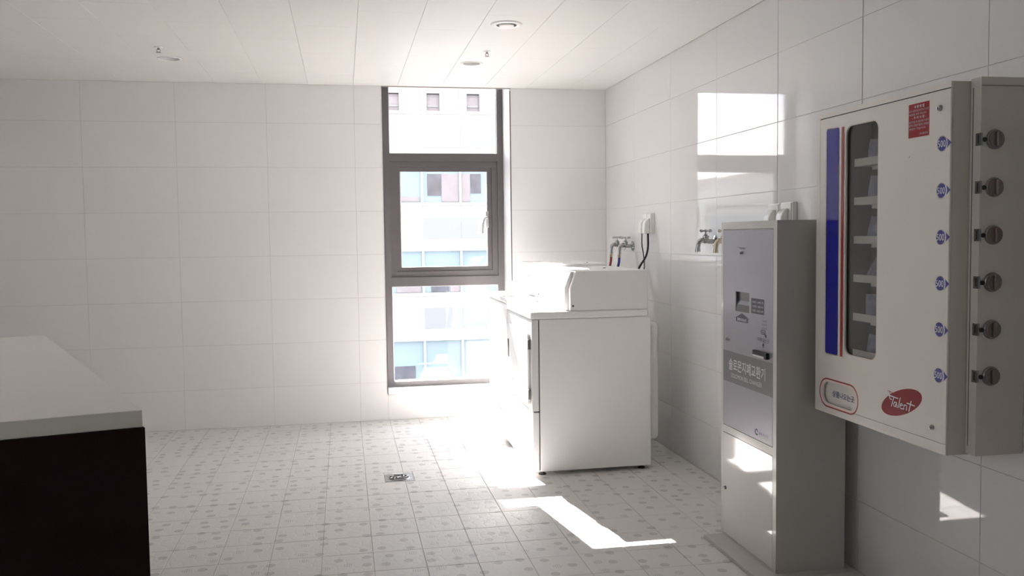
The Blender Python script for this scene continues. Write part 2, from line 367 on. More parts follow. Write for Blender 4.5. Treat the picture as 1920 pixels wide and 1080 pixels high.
def wall_tile(parent, mtl, a0, a1, z0, z1, side, tilt=0):
    g = .0010; key = (side, round(a1-a0, 4), round(z1-z0, 4))
    if key not in cache:
        q = MB(); tile_verts(q, -(a1-a0)/2+g, (a1-a0)/2-g, -(z1-z0)/2+g, (z1-z0)/2-g, 0, -.0022, .0008)
        M_ = Matrix.Rotation(math.radians(90), 4, 'X') if side == 'B' else Matrix(((0, 0, -1, 0), (-1, 0, 0, 0), (0, 1, 0, 0), (0, 0, 0, 1)))
        me = bpy.data.meshes.new('wall_tile'); bmesh.ops.recalc_face_normals(q.bm, faces=q.bm.faces); q.bm.to_mesh(me); q.bm.free()
        me.transform(M_); me.materials.append(MATS[mtl]); cache[key] = me
    o = bpy.data.objects.new('wall_tile', cache[key]); COL.objects.link(o); o.parent = parent
    if side == 'B': o.location = ((a0+a1)/2, 0, (z0+z1)/2); o.rotation_euler = (random.gauss(0, .0006), 0, random.gauss(0, .0006))
    else: o.location = (0, (a0+a1)/2, (z0+z1)/2); o.rotation_euler = (0, random.gauss(0, .0006), tilt+random.gauss(0, .0005))
cols = [x for x in [-1.7704-.57703*k for k in range(-3, 9)] if XL < x < -.2]
left = sorted([XL]+[x for x in cols if x < WX0-.02])+[WX0]; under = [WX0, -1.193, WX1]
for z0, z1 in zip(rowz, rowz[1:]):
    for a, b in zip(left, left[1:]): wall_tile(wb, 'tile_back', a, b, z0, z1, 'B')
    wall_tile(wb, 'tile_back', WX1, -.0, z0, z1, 'B')
for a, b in zip(under, under[1:]): wall_tile(wb, 'tile_back', a, b, 0, WZ0-.012, 'B')
ry = [-TRX*k for k in range(0, 14)]; ry = [y for y in ry if y > YB]+[YB]
for k, (b, a) in enumerate(zip(ry, ry[1:])):
    for z0, z1 in zip(rowz, rowz[1:]):
        wall_tile(wr, 'tile_right', a, b, z0, z1, 'R', tilt=(-.0042 if k == 4 else 0))

# ceiling: slab with hung panels
ce = tag(MB().box(XL-.2, .25, YB-.2, .36, 2.62, 2.75).build('ceiling', 'plaster', smooth=False), kind='structure')
LIGHTS = [(-2.809, -.781, .052), (-1.085, -.851, .052)]
VENT = (-1.055, -1.850, .050)
holes = LIGHTS + [VENT]
cx = [-1.773+.2975*k for k in range(-13, 6)]; cx = [XL]+[c for c in cx if XL+.03 < c < -.02]+[0]
nb = 0
for i, (x0, x1) in enumerate(zip(cx, cx[1:])):
    odd = round((x0+1.773)/.2975) % 2
    ys = [-1.686+.65*k - (.325 if not odd else 0) for k in range(-12, 5)]
    ys = [YB]+[y for y in ys if YB+.05 < y < -.05]+[.004]
    for y0, y1 in zip(ys, ys[1:]):
        hs = [h for h in holes if x0-.06 < h[0] < x1+.06 and y0-.06 < h[1] < y1+.06]
        g = .001
        if hs:
            loops = [[(x0+g, y0+g), (x1-g, y0+g), (x1-g, y1-g), (x0+g, y1-g)]]
            inside = [h for h in hs if x0+h[2] < h[0] < x1-h[2] and y0+h[2] < h[1] < y1-h[2]]
            for h in inside: loops.append(ell(h[0], h[1], h[2], h[2]))
            o = face_shape('ceiling_panel', loops, H+.008, .008, 'ceiling_panel', ce, 'D')
            o.data.transform(Matrix.Identity(4)); nb += 1; continue
        key = ('c', round(x1-x0, 4), round(y1-y0, 4))
        if key not in cache:
            q = MB(); tile_verts(q, g*.6, x1-x0-g*.6, g*.6, y1-y0-g*.6, 0, -.008, .0007); q.bm.transform(Matrix.Scale(-1, 4, (0, 0, 1)))
            me = bpy.data.meshes.new('ceiling_panel'); bmesh.ops.recalc_face_normals(q.bm, faces=q.bm.faces); q.bm.to_mesh(me); q.bm.free()
            me.materials.append(MATS['ceiling_panel']); cache[key] = me
        o = bpy.data.objects.new('ceiling_panel', cache[key]); COL.objects.link(o); child_at(o, ce, (x0, y0, H)); nb += 1
# dark backing seen in the joints
MB().box(XL, TB, YB, .004, H+.006, H+.0075)
q = MB()
edges = [h for h in holes]
# backing carried in strips so that the lamp openings stay free
def strips(z0, z1):
    xs = sorted({XL, TB, *[h[0]-.06 for h in holes], *[h[0]+.06 for h in holes]})
    for a, b in zip(xs, xs[1:]):
        hh = sorted([h for h in holes if h[0]-.06 < (a+b)/2 < h[0]+.06], key=lambda h: h[1]); y = YB
        for h in hh: q.box(a, b, y, h[1]-.06, z0, z1); y = h[1]+.06
        q.box(a, b, y, .004, z0, z1)
strips(H+.0082, H+.02); q.build('ceiling_backing', 'joint_dark', ce, smooth=False)

# trims
q = MB(); q.box(WX0-.004, WX1+.006, -.004, .006, H-.006, H+.010); tag(q.build('trim_1', 'ledge_grey', smooth=False), kind='structure')
q = MB(); q.box(WX1-.001, WX1+.005, -.0035, .0005, .95, H-.02); tag(q.build('trim_2', 'alu_frame', smooth=False), kind='structure')
q = MB(); q.box(WX0-.003, WX0+.002, -.0035, .0005, .18, H-.006); tag(q.build('trim_3', 'alu_frame', smooth=False), kind='structure')
q = MB(); q.box(WX0+.001, WX1-.001, -.003, .33, WZ0-.0115, WZ0); tag(q.build('trim_4', 'reveal', smooth=False, bevel=.002), kind='structure')
q = MB(); q.box(WX1-.003, WX1+.0, .001, .27, WZ0, 2.545); q.box(WX0-.0, WX0+.002, .001, .27, WZ0, 2.545)
tag(q.build('trim_5', 'reveal', smooth=False), kind='structure')
q = MB(); q.box(WX1-.075, WX1-.005, .06, .25, 2.345, 2.425); tag(q.build('trim_6', 'reveal', smooth=False, bevel=.004), kind='structure')

# ---- window
wn = bpy.data.objects.new('window_1', None); COL.objects.link(wn); wn.location = (-1.138, .28, WZ0); tag(wn, 'tall window of three panes in a dark grey metal frame', kind='structure')
Y0, Y1 = .265, .345
q = MB(); q.box(WX0, -1.524, Y0, Y1, WZ0, 2.545); q.box(-.744, WX1, Y0, Y1, WZ0, 2.545)
q.box(-1.524, -.744, Y0, Y1, WZ0, .222); q.box(-1.524, -.744, Y0, Y1, 2.522, 2.545); q.build('frame', 'alu_frame', wn, smooth=False)
MB().box(-1.524, -.744, Y0, Y1, 1.812, 1.868).build('transom', 'alu_frame', wn, smooth=False)
MB().box(-1.524, -.744, Y0, Y1, .912, .978).build('transom', 'alu_frame', wn, smooth=False)
def ring(x0, x1, z0, z1, wd, y0, y1):
    q = MB(); q.box(x0, x0+wd, y0, y1, z0, z1); q.box(x1-wd, x1, y0, y1, z0, z1); q.box(x0+wd, x1-wd, y0, y1, z0, z0+wd); q.box(x0+wd, x1-wd, y0, y1, z1-wd, z1); return q
sash = ring(-1.5235, -.7445, .9785, 1.8115, .040, .280, .335).build('sash', 'alu_frame', wn, smooth=False)
ring(-1.483, -.785, 1.019, 1.771, .031, .292, .325).build('sash_inner_frame', 'alu_frame', sash, smooth=False)
# glass opening of the sash: narrower on the handle side
MB().box(-.8155, -.785, .293, .325, 1.0, 1.79).build('sash_stile', 'alu_frame', sash, smooth=False)
ring(-1.452, -.815, 1.003, 1.768, .006, .300, .318).build('glazing_bead', 'gasket', sash, smooth=False)
MB().box(-1.448, -.819, .306, .310, 1.007, 1.764).build('pane', 'window_glass', sash, smooth=False)
ring(-1.525, -.743, 1.867, 2.523, .005, .300, .318).build('glazing_bead', 'gasket', wn, smooth=False)
MB().box(-1.521, -.747, .306, .310, 1.871, 2.519).build('pane', 'window_glass', wn, smooth=False)
ring(-1.525, -.743, .221, .913, .006, .300, .318).build('glazing_bead', 'gasket', wn, smooth=False)
MB().box(-1.520, -.748, .306, .310, .226, .908).build('pane', 'window_glass', wn, smooth=False)
q = MB(); q.box(-.832, -.812, .270, .293, 1.33, 1.45); q.tube([(-.822, .272, 1.40), (-.826, .245, 1.405), (-.845, .228, 1.40), (-.862, .222, 1.36), (-.866, .222, 1.29)], .009, 10)
tag(q.build('window_handle', 'handle_metal', sash), 'pale metal lever handle')

# window opening added in the unseen left wall for fill light
w2 = bpy.data.objects.new('fill_window_left', None); COL.objects.link(w2); w2.location = (XL-.12, -4.4, .9); tag(w2, 'added fill-light window in the unseen left wall', kind='structure')
q = MB()
for a, b in ((LW[0], LW[0]+.05), (-4.125, -4.075), (LW[1]-.05, LW[1])): q.box(XL-.15, XL-.08, a, b, .9, 2.2)
q.box(XL-.15, XL-.08, LW[0], LW[1], .9, .95); q.box(XL-.15, XL-.08, LW[0], LW[1], 2.15, 2.2); q.build('frame', 'alu_frame', w2, smooth=False)
for a, b in ((LW[0]+.05, -4.125), (-4.075, LW[1]-.05)): MB().box(XL-.117, XL-.113, a, b, .95, 2.15).build('pane', 'window_glass', w2, smooth=False)

# window added behind the camera to brighten the surfaces facing it
w3 = bpy.data.objects.new('fill_window_rear', None); COL.objects.link(w3); w3.location = (-3.9, YB-.12, 1.7); tag(w3, 'added fill-light window in the unseen wall behind the camera', kind='structure')
q = MB()
for a, b in ((-4.4, -4.35), (-3.925, -3.875), (-3.45, -3.4)): q.box(a, b, YB-.15, YB-.08, 1.7, 2.2)
q.box(-4.4, -3.4, YB-.15, YB-.08, 1.7, 1.75); q.box(-4.4, -3.4, YB-.15, YB-.08, 2.15, 2.2); q.build('frame', 'alu_frame', w3, smooth=False)
for a, b in ((-4.35, -3.925), (-3.875, -3.45)): MB().box(a, b, YB-.117, YB-.113, 1.75, 2.15).build('pane', 'window_glass', w3, smooth=False)

# ================================================================== OUTSIDE
YF = 26.0
def facade(root, x0, x1, yf, levels, joints, top, bottom):
    """levels: ledge heights; per floor glass band, white band with grey panels"""
    q = MB(); q.box(x0, x1, yf+.25, yf+9, bottom, top); q.build('core', 'facade_white', root, smooth=False)
b1 = thing('office_building', (6, YF, -9), 'white office building across the street with bands of pale blue glass, seen through the window', 'building')
BX0, BX1 = -3.9, 16.0
jx = [.97+1.39*k for k in range(-3, 11)]
MB().box(BX0, BX1, YF+.35, YF+9, -9, 10.8).build('core', 'far_pane_dark', b1, smooth=False)
paneme = {}
def pane(x0, x1, z0, z1, mtl, nm='pane', dy=.12, par=b1, th=.04):
    o = MB().box(x0, x1, YF+dy, YF+dy+th, z0, z1).build(nm, mtl, par, smooth=False); return o
edges_x = [BX0]+[x for x in jx if x > BX0+.2]+[BX1]
for L_, full in ((5.731, 1), (2.472, 1), (-.786, 1), (-4.04, 1)):
    # L_ = ledge; below: white wall, grey panels, glass
    q = MB(); q.box(BX0, BX1, YF, YF+.35, L_-1.70, L_-.06); q.build('parapet_wall', 'facade_white', b1, smooth=False)
    MB().box(BX0-.05, BX1+.05, YF-.10, YF+.35, L_-.06, L_+.05).build('ledge', 'ledge_grey', b1, smooth=False)
    for a, b in zip(edges_x, edges_x[1:]):
        if a > .9 and a < 12:
            MB().box(a+.012, b-.012, YF-.03, YF, L_-1.26, L_-.50).build('spandrel_panel', 'facade_grey', b1, smooth=False)
    if L_ > -4:
        zt, zb = L_-1.70, L_-3.259+.05
        for k, (a, b) in enumerate(zip(edges_x, edges_x[1:])):
            pane(a+.05, b-.05, zb, zt, 'far_pane')
            MB().box(b-.05, b+.05, YF+.04, YF+.22, zb, zt).build('mullion', 'mullion', b1, smooth=False)
# windows and curtains within the glass bands
for (a, b, z0, z1, mt_) in ((1.17, 1.66, 2.77, 3.55, 'far_pane_dark'), (1.68, 2.30, 2.55, 3.55, 'far_panel_brown'), (2.42, 2.72, 2.55, 3.55, 'far_panel_brown'),
                            (2.75, 3.12, 2.85, 3.55, 'far_pane_dark'), (-.2, .86, 2.56, 2.74, 'far_panel_brown'), (1.25, 1.9, -.72, -.40, 'far_pane_dark'), (1.95, 2.28, -.72, -.38, 'far_panel_brown'),
                            (.0, .88, -.72, -.42, 'far_panel_brown'), (-.12, .62, -3.95, -3.40, 'far_pane_dark')):
    pane(a, b, z0, z1, mt_, 'casement', .08)
# top storey
q = MB(); zz = (5.78, 10.8); wins = [(-.02+1.45*k-.24, -.02+1.45*k+.22) for k in range(-2, 11)]
xs = BX0
for a, b in wins: q.box(xs, a, YF+.02, YF+.35, 5.78, 6.42); xs = b
q.box(xs, BX1, YF+.02, YF+.35, 5.78, 6.42); q.box(BX0, BX1, YF+.02, YF+.35, 6.42, 10.8); q.build('upper_wall', 'facade_cream', b1, smooth=False)
for a, b in wins:
    f_ = pane(a, b, 5.80, 6.40, 'far_panel_brown', 'window', .16)
    MB().box(a+.03, b-.03, YF+.10, YF+.15, 5.95, 6.0).build('window_bar', 'facade_grey', f_, smooth=False)
MB().box(BX0-.1, BX1+.1, YF-.1, YF+9, 10.8, 11.0).build('roof', 'ledge_grey', b1, smooth=False)
for x in jx: MB().box(x-.012, x+.012, YF-.012, YF+.35, -9, 10.5).build('facade_joint', 'ledge_grey', b1, smooth=False)
# lower buildings to the left: seen mirrored in the glossy right wall
def block(name, x0, x1, y0, y1, top, label, mt_='facade_white'):
    t = thing(name, ((x0+x1)/2, y0, -9), label, 'building')
    MB().box(x0, x1, y0+.2, y1, -9, top).build('wall', mt_, t, smooth=False)
    z = top-.5
    while z > -6:
        MB().box(x0+.4, x1-.4, y0+.1, y0+.22, z-1.2, z).build('window_band', 'far_pane', t, smooth=False)
        MB().box(x0-.05, x1+.05, y0, y0+.25, z-1.35, z-1.2).build('ledge', 'ledge_grey', t, smooth=False); z -= 3.0
    MB().box(x0-.1, x1+.1, y0-.05, y1, top, top+.2).build('roof', 'ledge_grey', t, smooth=False)
block('apartment_building', -13.6, -5.0, 30, 40, 3.4, 'low white building left of the office building, mirrored in the wall tiles')
block('apartment_building', -20, -14.2, 34, 46, 2.6, 'second low grey building further left, mirrored in the wall tiles', 'far_block')
block('apartment_building', -34, -21, 34, 50, 4.6, 'pale building at the far left end of the street', 'far_block')
block('tower_block', -13.5, -10.5, 62, 72, 8.6, 'small distant tower rising behind the low buildings', 'far_block')
gd = MB().box(-80, 80, 1.5, 120, -9.3, -9).build('street', 'asphalt', smooth=False); center(gd); tag(gd, 'asphalt street far below the window', 'street', kind='structure')
# unseen board added outside above the window to cut the third sun patch
for nm, x0, x1, z0, z1, lb in (('added_sun_blocker', -2.3, -1.506, 2.72, 3.35, 'added grey board outside, out of view, blocking sun above and left of the window'),):
    t = thing(nm, ((x0+x1)/2, 1.2, z0), lb, 'light blocker')
    MB().box(x0, x1, 1.19, 1.21, z0, z1).build('board', 'facade_grey', t, smooth=False)
    for xx in (x0+.1 if x0 < -2 else x1-.5, x1-.13 if x0 > -2 else x0+.35):
        MB().tube([(xx, 1.2, z1-.03), (xx, .436, z1-.45)], .014, 8).build('bracket', 'alu_frame', t)
wo = MB().box(XL-.2, .25, .3601, .42, 2.59, 4.0).build('wall_outer', 'facade_white', smooth=False); tag(wo, kind='structure')

# ================================================================== CEILING FITTINGS
def downlight(x, y, lb):
    t = thing('downlight', (x, y, H), lb, 'ceiling light', 'unlit round downlights')
    MB().lathe([(.0, .0665), (-.003, .066), (-.004, .060), (-.0015, .0535), (.004, .0515), (.004, .0560)], (x, y, H-.0005), (0, 0, 1), 36, cap=False).build('trim_ring', 'lamp_white', t)
    MB().lathe([(-.002, .0515), (.03, .047), (.06, .038), (.085, .025)], (x, y, H), (0, 0, 1), 36, cap=False).build('reflector', 'reflector', t)
    MB().lathe([(.022, .004), (.024, .014), (.034, .020), (.055, .020), (.075, .015), (.086, .0135)], (x, y, H), (0, 0, 1), 20).build('bulb', 'lamp_white', t)
    return t
downlight(LIGHTS[0][0], LIGHTS[0][1], 'round unlit downlight at the left of the white ceiling')
downlight(LIGHTS[1][0], LIGHTS[1][1], 'round unlit downlight in the ceiling just in front of the window')
def sprinkler(x, y, lb):
    t = thing('sprinkler_head', (x, y, H), lb, 'sprinkler', 'small ceiling sprinkler heads')
    MB().lathe([(0, .022), (-.003, .021), (-.005, .012)], (x, y, H-.0002), (0, 0, 1), 20).build('escutcheon', 'lamp_white', t)
    q = MB(); q.lathe([(-.004, .006), (-.014, .006), (-.016, .003)], (x, y, H), (0, 0, 1), 12)
    q.tube([(x-.007, y, H-.012), (x-.009, y, H-.02), (x, y, H-.028)], .0016, 6); q.tube([(x+.007, y, H-.012), (x+.009, y, H-.02), (x, y, H-.028)], .0016, 6)
    q.build('nozzle', 'steel', t)
    MB().lathe([(-.028, .0135), (-.0295, .0135)], (x, y, H), (0, 0, 1), 16).build('deflector', 'steel', t)
sprinkler(-2.808, -1.097, 'tiny metal sprinkler head beside the left downlight')
sprinkler(-1.049, -1.209, 'tiny metal sprinkler head between the right downlight and the round vent')
t = thing('ceiling_vent', (VENT[0], VENT[1], H), 'round white disc valve vent with a black gap in the ceiling', 'vent')
MB().lathe([(.0, .078), (-.006, .074), (-.010, .062), (-.006, .050), (.01, .048)], (VENT[0], VENT[1], H-.0003), (0, 0, 1), 40, cap=False).build('vent_rim', 'lamp_white', t)
MB().lathe([(-.010, .024), (-.013, .034), (-.009, .0375), (-.004, .034)], (VENT[0], VENT[1], H), (0, 0, 1), 36).build('vent_disc', 'lamp_white', t)
MB().lathe([(.012, .0475), (.03, .0475)], (VENT[0], VENT[1], H), (0, 0, 1), 32).build('vent_duct', 'black', t)
MB().lathe([(-.004, .005), (.02, .005)], (VENT[0], VENT[1], H), (0, 0, 1), 8).build('vent_stem', 'steel', t)

# ================================================================== LAUNDRY MACHINES
def console_poly(x0, x1, z0, z1, zs, xs):
    return [(x1, z0), (x1, z1), (xs, z1), (x0, zs), (x0, z0)]
XF = -.913
# --- dryer (near)
y0, y1 = -1.663, -.968
t = thing('dryer', (-.58, (y0+y1)/2, 0), 'white front-loading laundry machine with side-hinged door, the nearer of the two beside the tiled wall', 'laundry machine')
MB().box(-.868, -.257, y0, y1, .022, .829).build('cabinet', 'appliance_white', t, bevel=.006)
MB().box(-.905, -.2715, y0-.004, y1+.004, .8295, .868)  # guide only
lid = MB(); lid.box(XF, -.272, y0-.004, y1+.004, .830, .868); lid.build('top_panel', 'appliance_white', t, bevel=.008, seg=3)
fp = MB(); fp.box(-.908, -.8715, y0, y1, .344, .8285); fp.build('front_panel', 'appliance_edge', t, bevel=.005)
lp = MB(); lp.box(-.906, -.8715, y0, y1, .024, .3395); tag(lp.build('lower_front_panel', 'appliance_white', t, bevel=.005), 'lower service panel')
MB().box(-.9, -.866, y0+.004, y1-.004, .03, .82).build('front_core', 'seam', t, smooth=False)
dd = MB(); dd.box(-.921, -.9085, -1.615, -1.03, .372, .755); door = dd.build('door', 'appliance_white', t, bevel=.006, seg=3)
MB().box(-.9235, -.9212, -1.075, -1.045, .56, .665).build('door_handle', 'seam', door, bevel=.0008)
MB().box(-.9225, -.9208, -1.20, -1.11, .44, .452).build('door_label', 'facade_grey', door)
for z in (.695, .43):
    MB().box(-.9222, -.9082, -1.632, -1.616, z-.026, z+.026).build('hinge', 'steel', t, bevel=.0015)
cn = MB(); cn.prism(console_poly(-.700, -.274, .8685, 1.078, .986, -.668), 1, y0-.002, y1+.002); cn.build('control_console', 'appliance_white', t, bevel=.005)
cf = MB(); cf.prism([(-.722, .869), (-.722, .988), (-.688, 1.072), (-.672, 1.072), (-.7015, .985), (-.7015, .869)], 1, y0+.03, y1-.03); cf.build('console_fascia', 'appliance_edge', t, bevel=.002)
q = MB(); q.lathe([(0, .006), (.003, .005)], (-.685, y0-.002, .895), (0, -1, 0), 12); q.build('console_screw', 'chrome', t)
rc = MB(); rc.box(-.2565, -.191, -1.613, -1.05, .145, .792); rc.build('rear_cover', 'appliance_edge', t, bevel=.028, seg=5)
for x in (-.85, -.30):
    for y in (y0+.04, y1-.04):
        MB().lathe([(0, .020), (.006, .020), (.008, .010), (.026, .010)], (x, y, 0), (0, 0, 1), 14).build('foot', 'seam', t)
MB().lathe([(0, .012), (.006, .008)], (-.42, -1.35, 1.078), (0, 0, 1), 10).build('console_stud', 'chrome', t)
# --- washer (far)
y0, y1 = -.952, -.262
t = thing('washing_machine', (-.58, (y0+y1)/2, 0), 'white top-loading washing machine behind the nearer machine, closest to the window', 'laundry machine')
MB().box(-.908, -.26, y0, y1, .022, .860).build('cabinet', 'appliance_white', t, bevel=.008)
MB().box(-.914, -.262, y0-.004, y1+.002, .862, .897).build('top_panel', 'appliance_white', t, bevel=.010, seg=3)
lidd = MB().box(-.868, -.755, y0+.13, y1-.13, .8972, .8992).build('lid', 'appliance_white', t, bevel=.0008)
MB().box(-.9095, -.9085, y0+.01, y1-.01, .18, .183).build('front_seam', 'seam', t, smooth=False)
cn = MB(); cn.prism(console_poly(-.728, -.284, .898, 1.096, 1.015, -.688), 1, y0+.004, y1-.02); cn.build('control_console', 'appliance_white', t, bevel=.006)
MB().prism([(-.7305, .93), (-.7305, 1.012), (-.728, 1.012), (-.728, .93)], 1, y0+.05, y1-.07).build('console_fascia', 'appliance_edge', t)
q = MB(); q.lathe([(0, .006), (.003, .005)], (-.71, y0+.004, .915), (0, -1, 0), 12); q.build('console_screw', 'seam', t)
MB().lathe([(0, .010), (.006, .006)], (-.40, y0+.05, 1.096), (0, 0, 1), 10).build('console_stud', 'chrome', t)
for x in (-.87, -.30):
    for y in (y0+.05, y1-.05):
        MB().lathe([(0, .020), (.006, .020), (.008, .010), (.026, .010)], (x, y, 0), (0, 0, 1), 14).build('foot', 'seam', t)

# ================================================================== TAPS, HOSES, SOCKETS
def tap(y, z, lb, mtl='chrome', grp='cross-handle wall taps', down=.045):
    t = thing('wall_tap', (0, y, z), lb, 'tap', grp)
    MB().lathe([(0, .031), (-.004, .031), (-.010, .019), (-.011, .010)], (-.0006, y, z), (1, 0, 0), 24).build('flange', mtl, t)
    q = MB(); q.tube([(-.006, y, z), (-.030, y, z), (-.055, y, z+.003)], .0125, 12)
    q.lathe([(-.006, .0135), (.016, .0135), (.018, .016), (.026, .016), (.029, .010), (.036, .0085)], (-.052, y, z+.002), (0, 0, 1), 14)
    q.build('body', mtl, t)
    q = MB(); q.tube([(-.052, y, z+.002), (-.072, y, z+.006), (-.088, y, z-.004), (-.094, y, z-.028), (-.095, y, z-down)], .009, 12, rad=(.0135, .0115))
    q.lathe([(-.010, .0140), (.004, .0140)], (-.095, y, z-down+.003), (0, 0, 1), 14); q.build('spout', mtl, t)
    h = MB(); h.lathe([(.034, .004), (.050, .004)], (-.052, y, z), (0, 0, 1), 10); h.lathe([(.049, .008), (.058, .008), (.061, .004)], (-.052, y, z), (0, 0, 1), 12)
    for a in (0.3, 0.3+math.pi/2):
        dx, dy = math.cos(a)*.032, math.sin(a)*.032
        h.tube([(-.052-dx, y-dy, z+.054), (-.052+dx, y+dy, z+.054)], .0048, 8)
        for s in (-1, 1): h.lathe([(-.005, .002), (-.003, .0078), (.003, .0078), (.005, .002)], (-.052+s*dx, y+s*dy, z+.054), (dx, dy, 0), 8)
    h.build('cross_handle', mtl, t)
tap(-.604, 1.192, 'chrome cross-handle wall tap feeding the blue hose')
tap(-.425, 1.194, 'chrome cross-handle wall tap nearest the corner, feeding the red hose')
tap(-1.915, 1.226, 'free chrome cross-handle wall tap just left of the grey bill changer')
tap(-2.135, 1.224, 'brass-toned tap mostly hidden behind the grey bill changer', 'brass')
def hose(y, z0, mtl, nm, lb, dy):
    t = thing('water_hose', (-.095, y, 1.15), lb, 'hose', 'inlet hoses')
    MB().lathe([(0, .0125), (-.012, .0135), (-.016, .012), (-.030, .010)], (-.095, y, z0), (0, 0, 1), 16).build('coupling', 'brass', t)
    MB().tube([(-.095, y, z0-.024), (-.097, y, z0-.06), (-.110, y+dy, 1.02), (-.130, y+dy*2, .93), (-.170, y+dy*2, .84)], .0085, 12).build('hose', mtl, t)
hose(-.604, 1.1455, 'hose_blue', 'water_hose', 'blue water hose hanging from the tap behind the machines', .01)
hose(-.425, 1.1475, 'hose_red', 'water_hose', 'dark red water hose hanging from the tap nearest the corner', .01)
def socket(y0, y1, z0, z1, lb, units):
    t = thing('wall_socket', (0, (y0+y1)/2, z0), lb, 'socket', None)
    MB().box(-.022, -.0005, y0, y1, z0, z1).build('socket_box', 'socket_white', t, bevel=.003)
    for (a, b) in units: MB().box(-.027, -.0225, a, b, z0+.004, z1-.004).build('socket_face', 'socket_white', t, bevel=.002)
    return t
def plug(y, z0, z1, wd, label, cord=None, r=.004, xf=-.0275):
    t = thing('power_plug', (xf, y, z0), label, 'plug', None)
    prof = [(xf, z1), (xf-.012, z1-.003), (xf-.026, z1-.016), (xf-.034, z1-.034), (xf-.036, z0+.02), (xf-.035, z0), (xf, z0)]
    MB().prism(prof, 1, y-wd/2, y+wd/2).build('plug_body', 'socket_white', t, bevel=.006, seg=3)
    if cord: MB().tube(cord, r, 10).build('cord', 'cord_black', t)
socket(-1.022, -.870, 1.268, 1.396, 'white double wall socket above the machines', [(-.945, -.874), (-1.018, -.949)])
plug(-.912, 1.2715, 1.365, .046, 'white plug with the thin black cord, in the socket above the machines', [(-.045, -.912, 1.275), (-.045, -.912, 1.20), (-.043, -.93, 1.15), (-.048, -.96, 1.06), (-.07, -.96, .98)], .0035)
plug(-.985, 1.2715, 1.365, .046, 'white plug with the thick black cord, in the socket above the machines', [(-.032, -.985, 1.275), (-.032, -.985, 1.19), (-.045, -.98, 1.13), (-.085, -.97, 1.06), (-.11, -.96, .98)], .0062)
socket(-2.635, -2.535, 1.272, 1.392, 'white wall socket above the bill changer, farther of the pair', [(-2.630, -2.540)])
socket(-2.748, -2.648, 1.272, 1.394, 'white wall socket above the bill changer, nearer of the pair', [(-2.743, -2.653)])
plug(-2.588, 1.275, 1.366, .050, 'white plug in the farther socket above the bill changer')
plug(-2.702, 1.275, 1.368, .050, 'white plug in the nearer socket above the bill changer')

# ================================================================== BILL CHANGER
X = -.3346; YN, YFR = -3.222, -2.744
t = thing('bill_changer', (-.2, -2.98, 0), 'tall grey free-standing bill changer cabinet with printed door, below the wall vending machine', 'change machine')
MB().box(-.418, -.05, -3.265, -2.757, 0, .018).build('base_plate', 'changer_body', t, bevel=.002)
q = MB(); q.box(X+.010, -.060, YN, YFR, .018, 1.3105); q.box(X, X+.010, YN, YN+.028, .018, 1.3105); q.box(X, X+.010, YFR-.018, YFR, .018, 1.3105)
q.box(X, X+.010, YN+.028, YFR-.018, 1.281, 1.3105); q.box(X, X+.010, YN+.028, YFR-.018, .449, .479); q.box(X, X+.010, YN+.028, YFR-.018, .018, .024)
bmesh.ops.remove_doubles(q.bm, verts=q.bm.verts, dist=1e-5)
q.build('cabinet', 'changer_body', t, smooth=False)
# upper door with the payout recess cut through
A, B = YN+.030, YFR-.020
dr_ = face_shape('upper_door', [[(A, .4815), (B, .4815), (B, 1.2785), (A, 1.2785)], rrect(-3.000, -2.877, .957, 1.035, .002, 2)], X+.0095, .0095, 'changer_door', t)
MB().box(X+.0097, X+.00985, -3.0, -2.877, .957, 1.035)
q = MB(); q.prism([(X+.0099, .957), (X+.0099, 1.035), (X+.0092, 1.035), (X+.0092, .957)], 1, -3.0, -2.877); q.build('recess_back', 'tray', dr_)
q = MB(); q.prism([(X+.0005, .9575), (X+.0088, .9575), (X+.0088, 1.0), (X+.0035, .985)], 1, -2.999, -2.878)
q.build('payout_tray', 'tray', dr_, smooth=False)
MB().box(X-.0012, X-.0001, A+.002, B-.002, 1.2765, 1.2785).build('door_edge', 'chrome', dr_, smooth=False)
face_shape('lower_door', [[(A, .0265), (B, .0265), (B, .4465), (A, .4465)]], X+.0095, .0098, 'changer_lower', t)
face_shape('name_band', [[(A, .6635), (B, .6635), (B, .789), (A, .789)]], X, .0004, 'changer_band', dr_)
text('band_lettering', '솔로몬지폐교환기', -2.818, -3.135, .715, .762, X-.0004, 'print_light', dr_, bold=.012)
text('band_lettering', 'SOLOMON BILL CHANGER', -2.842, -3.108, .686, .703, X-.0004, 'print_light', dr_)
face_shape('rate_panel', [[(-3.124, .960), (-3.017, .960), (-3.017, 1.018), (-3.124, 1.018)]], X, .0004, 'print_dark', dr_)
for i_, s_ in enumerate(('천원권 - 500원 2개', '오천원권 - 500원 10개', '만원권 - 500원 20개')):
    text('rate_lettering', s_, -3.028, -3.116, 1.000-.0165*i_, 1.0085-.0165*i_, X-.0004, 'print_light', dr_)
face_shape('arrow_sign', [[(-2.884, .917), (-2.988, .917), (-2.988, .932), (-2.994, .932), (-2.936, .952), (-2.880, .932), (-2.884, .932)]], X, .0004, 'print_dark', dr_)
text('arrow_lettering', '동전나오는곳', -2.898, -2.976, .9205, .9325, X-.0004, 'badge_white', dr_, bold=.01)
for i_, s_ in enumerate(('1,000원', '5,000원', '10,000원')):
    text('bill_lettering', s_, -3.104, -3.146, .934-.0135*i_, .942-.0135*i_, X, 'print_dark', dr_)
strokes('bill_symbol', [[(-3.101, .903), (-3.132, .903), (-3.132, .889), (-3.101, .889), (-3.101, .903)], [(-3.108, .896), (-3.125, .896)], [(-3.124, .892), (-3.138, .880)], [(-3.130, .890), (-3.142, .886), (-3.140, .878), (-3.130, .882)]], .0028, X, 'print_dark', dr_)
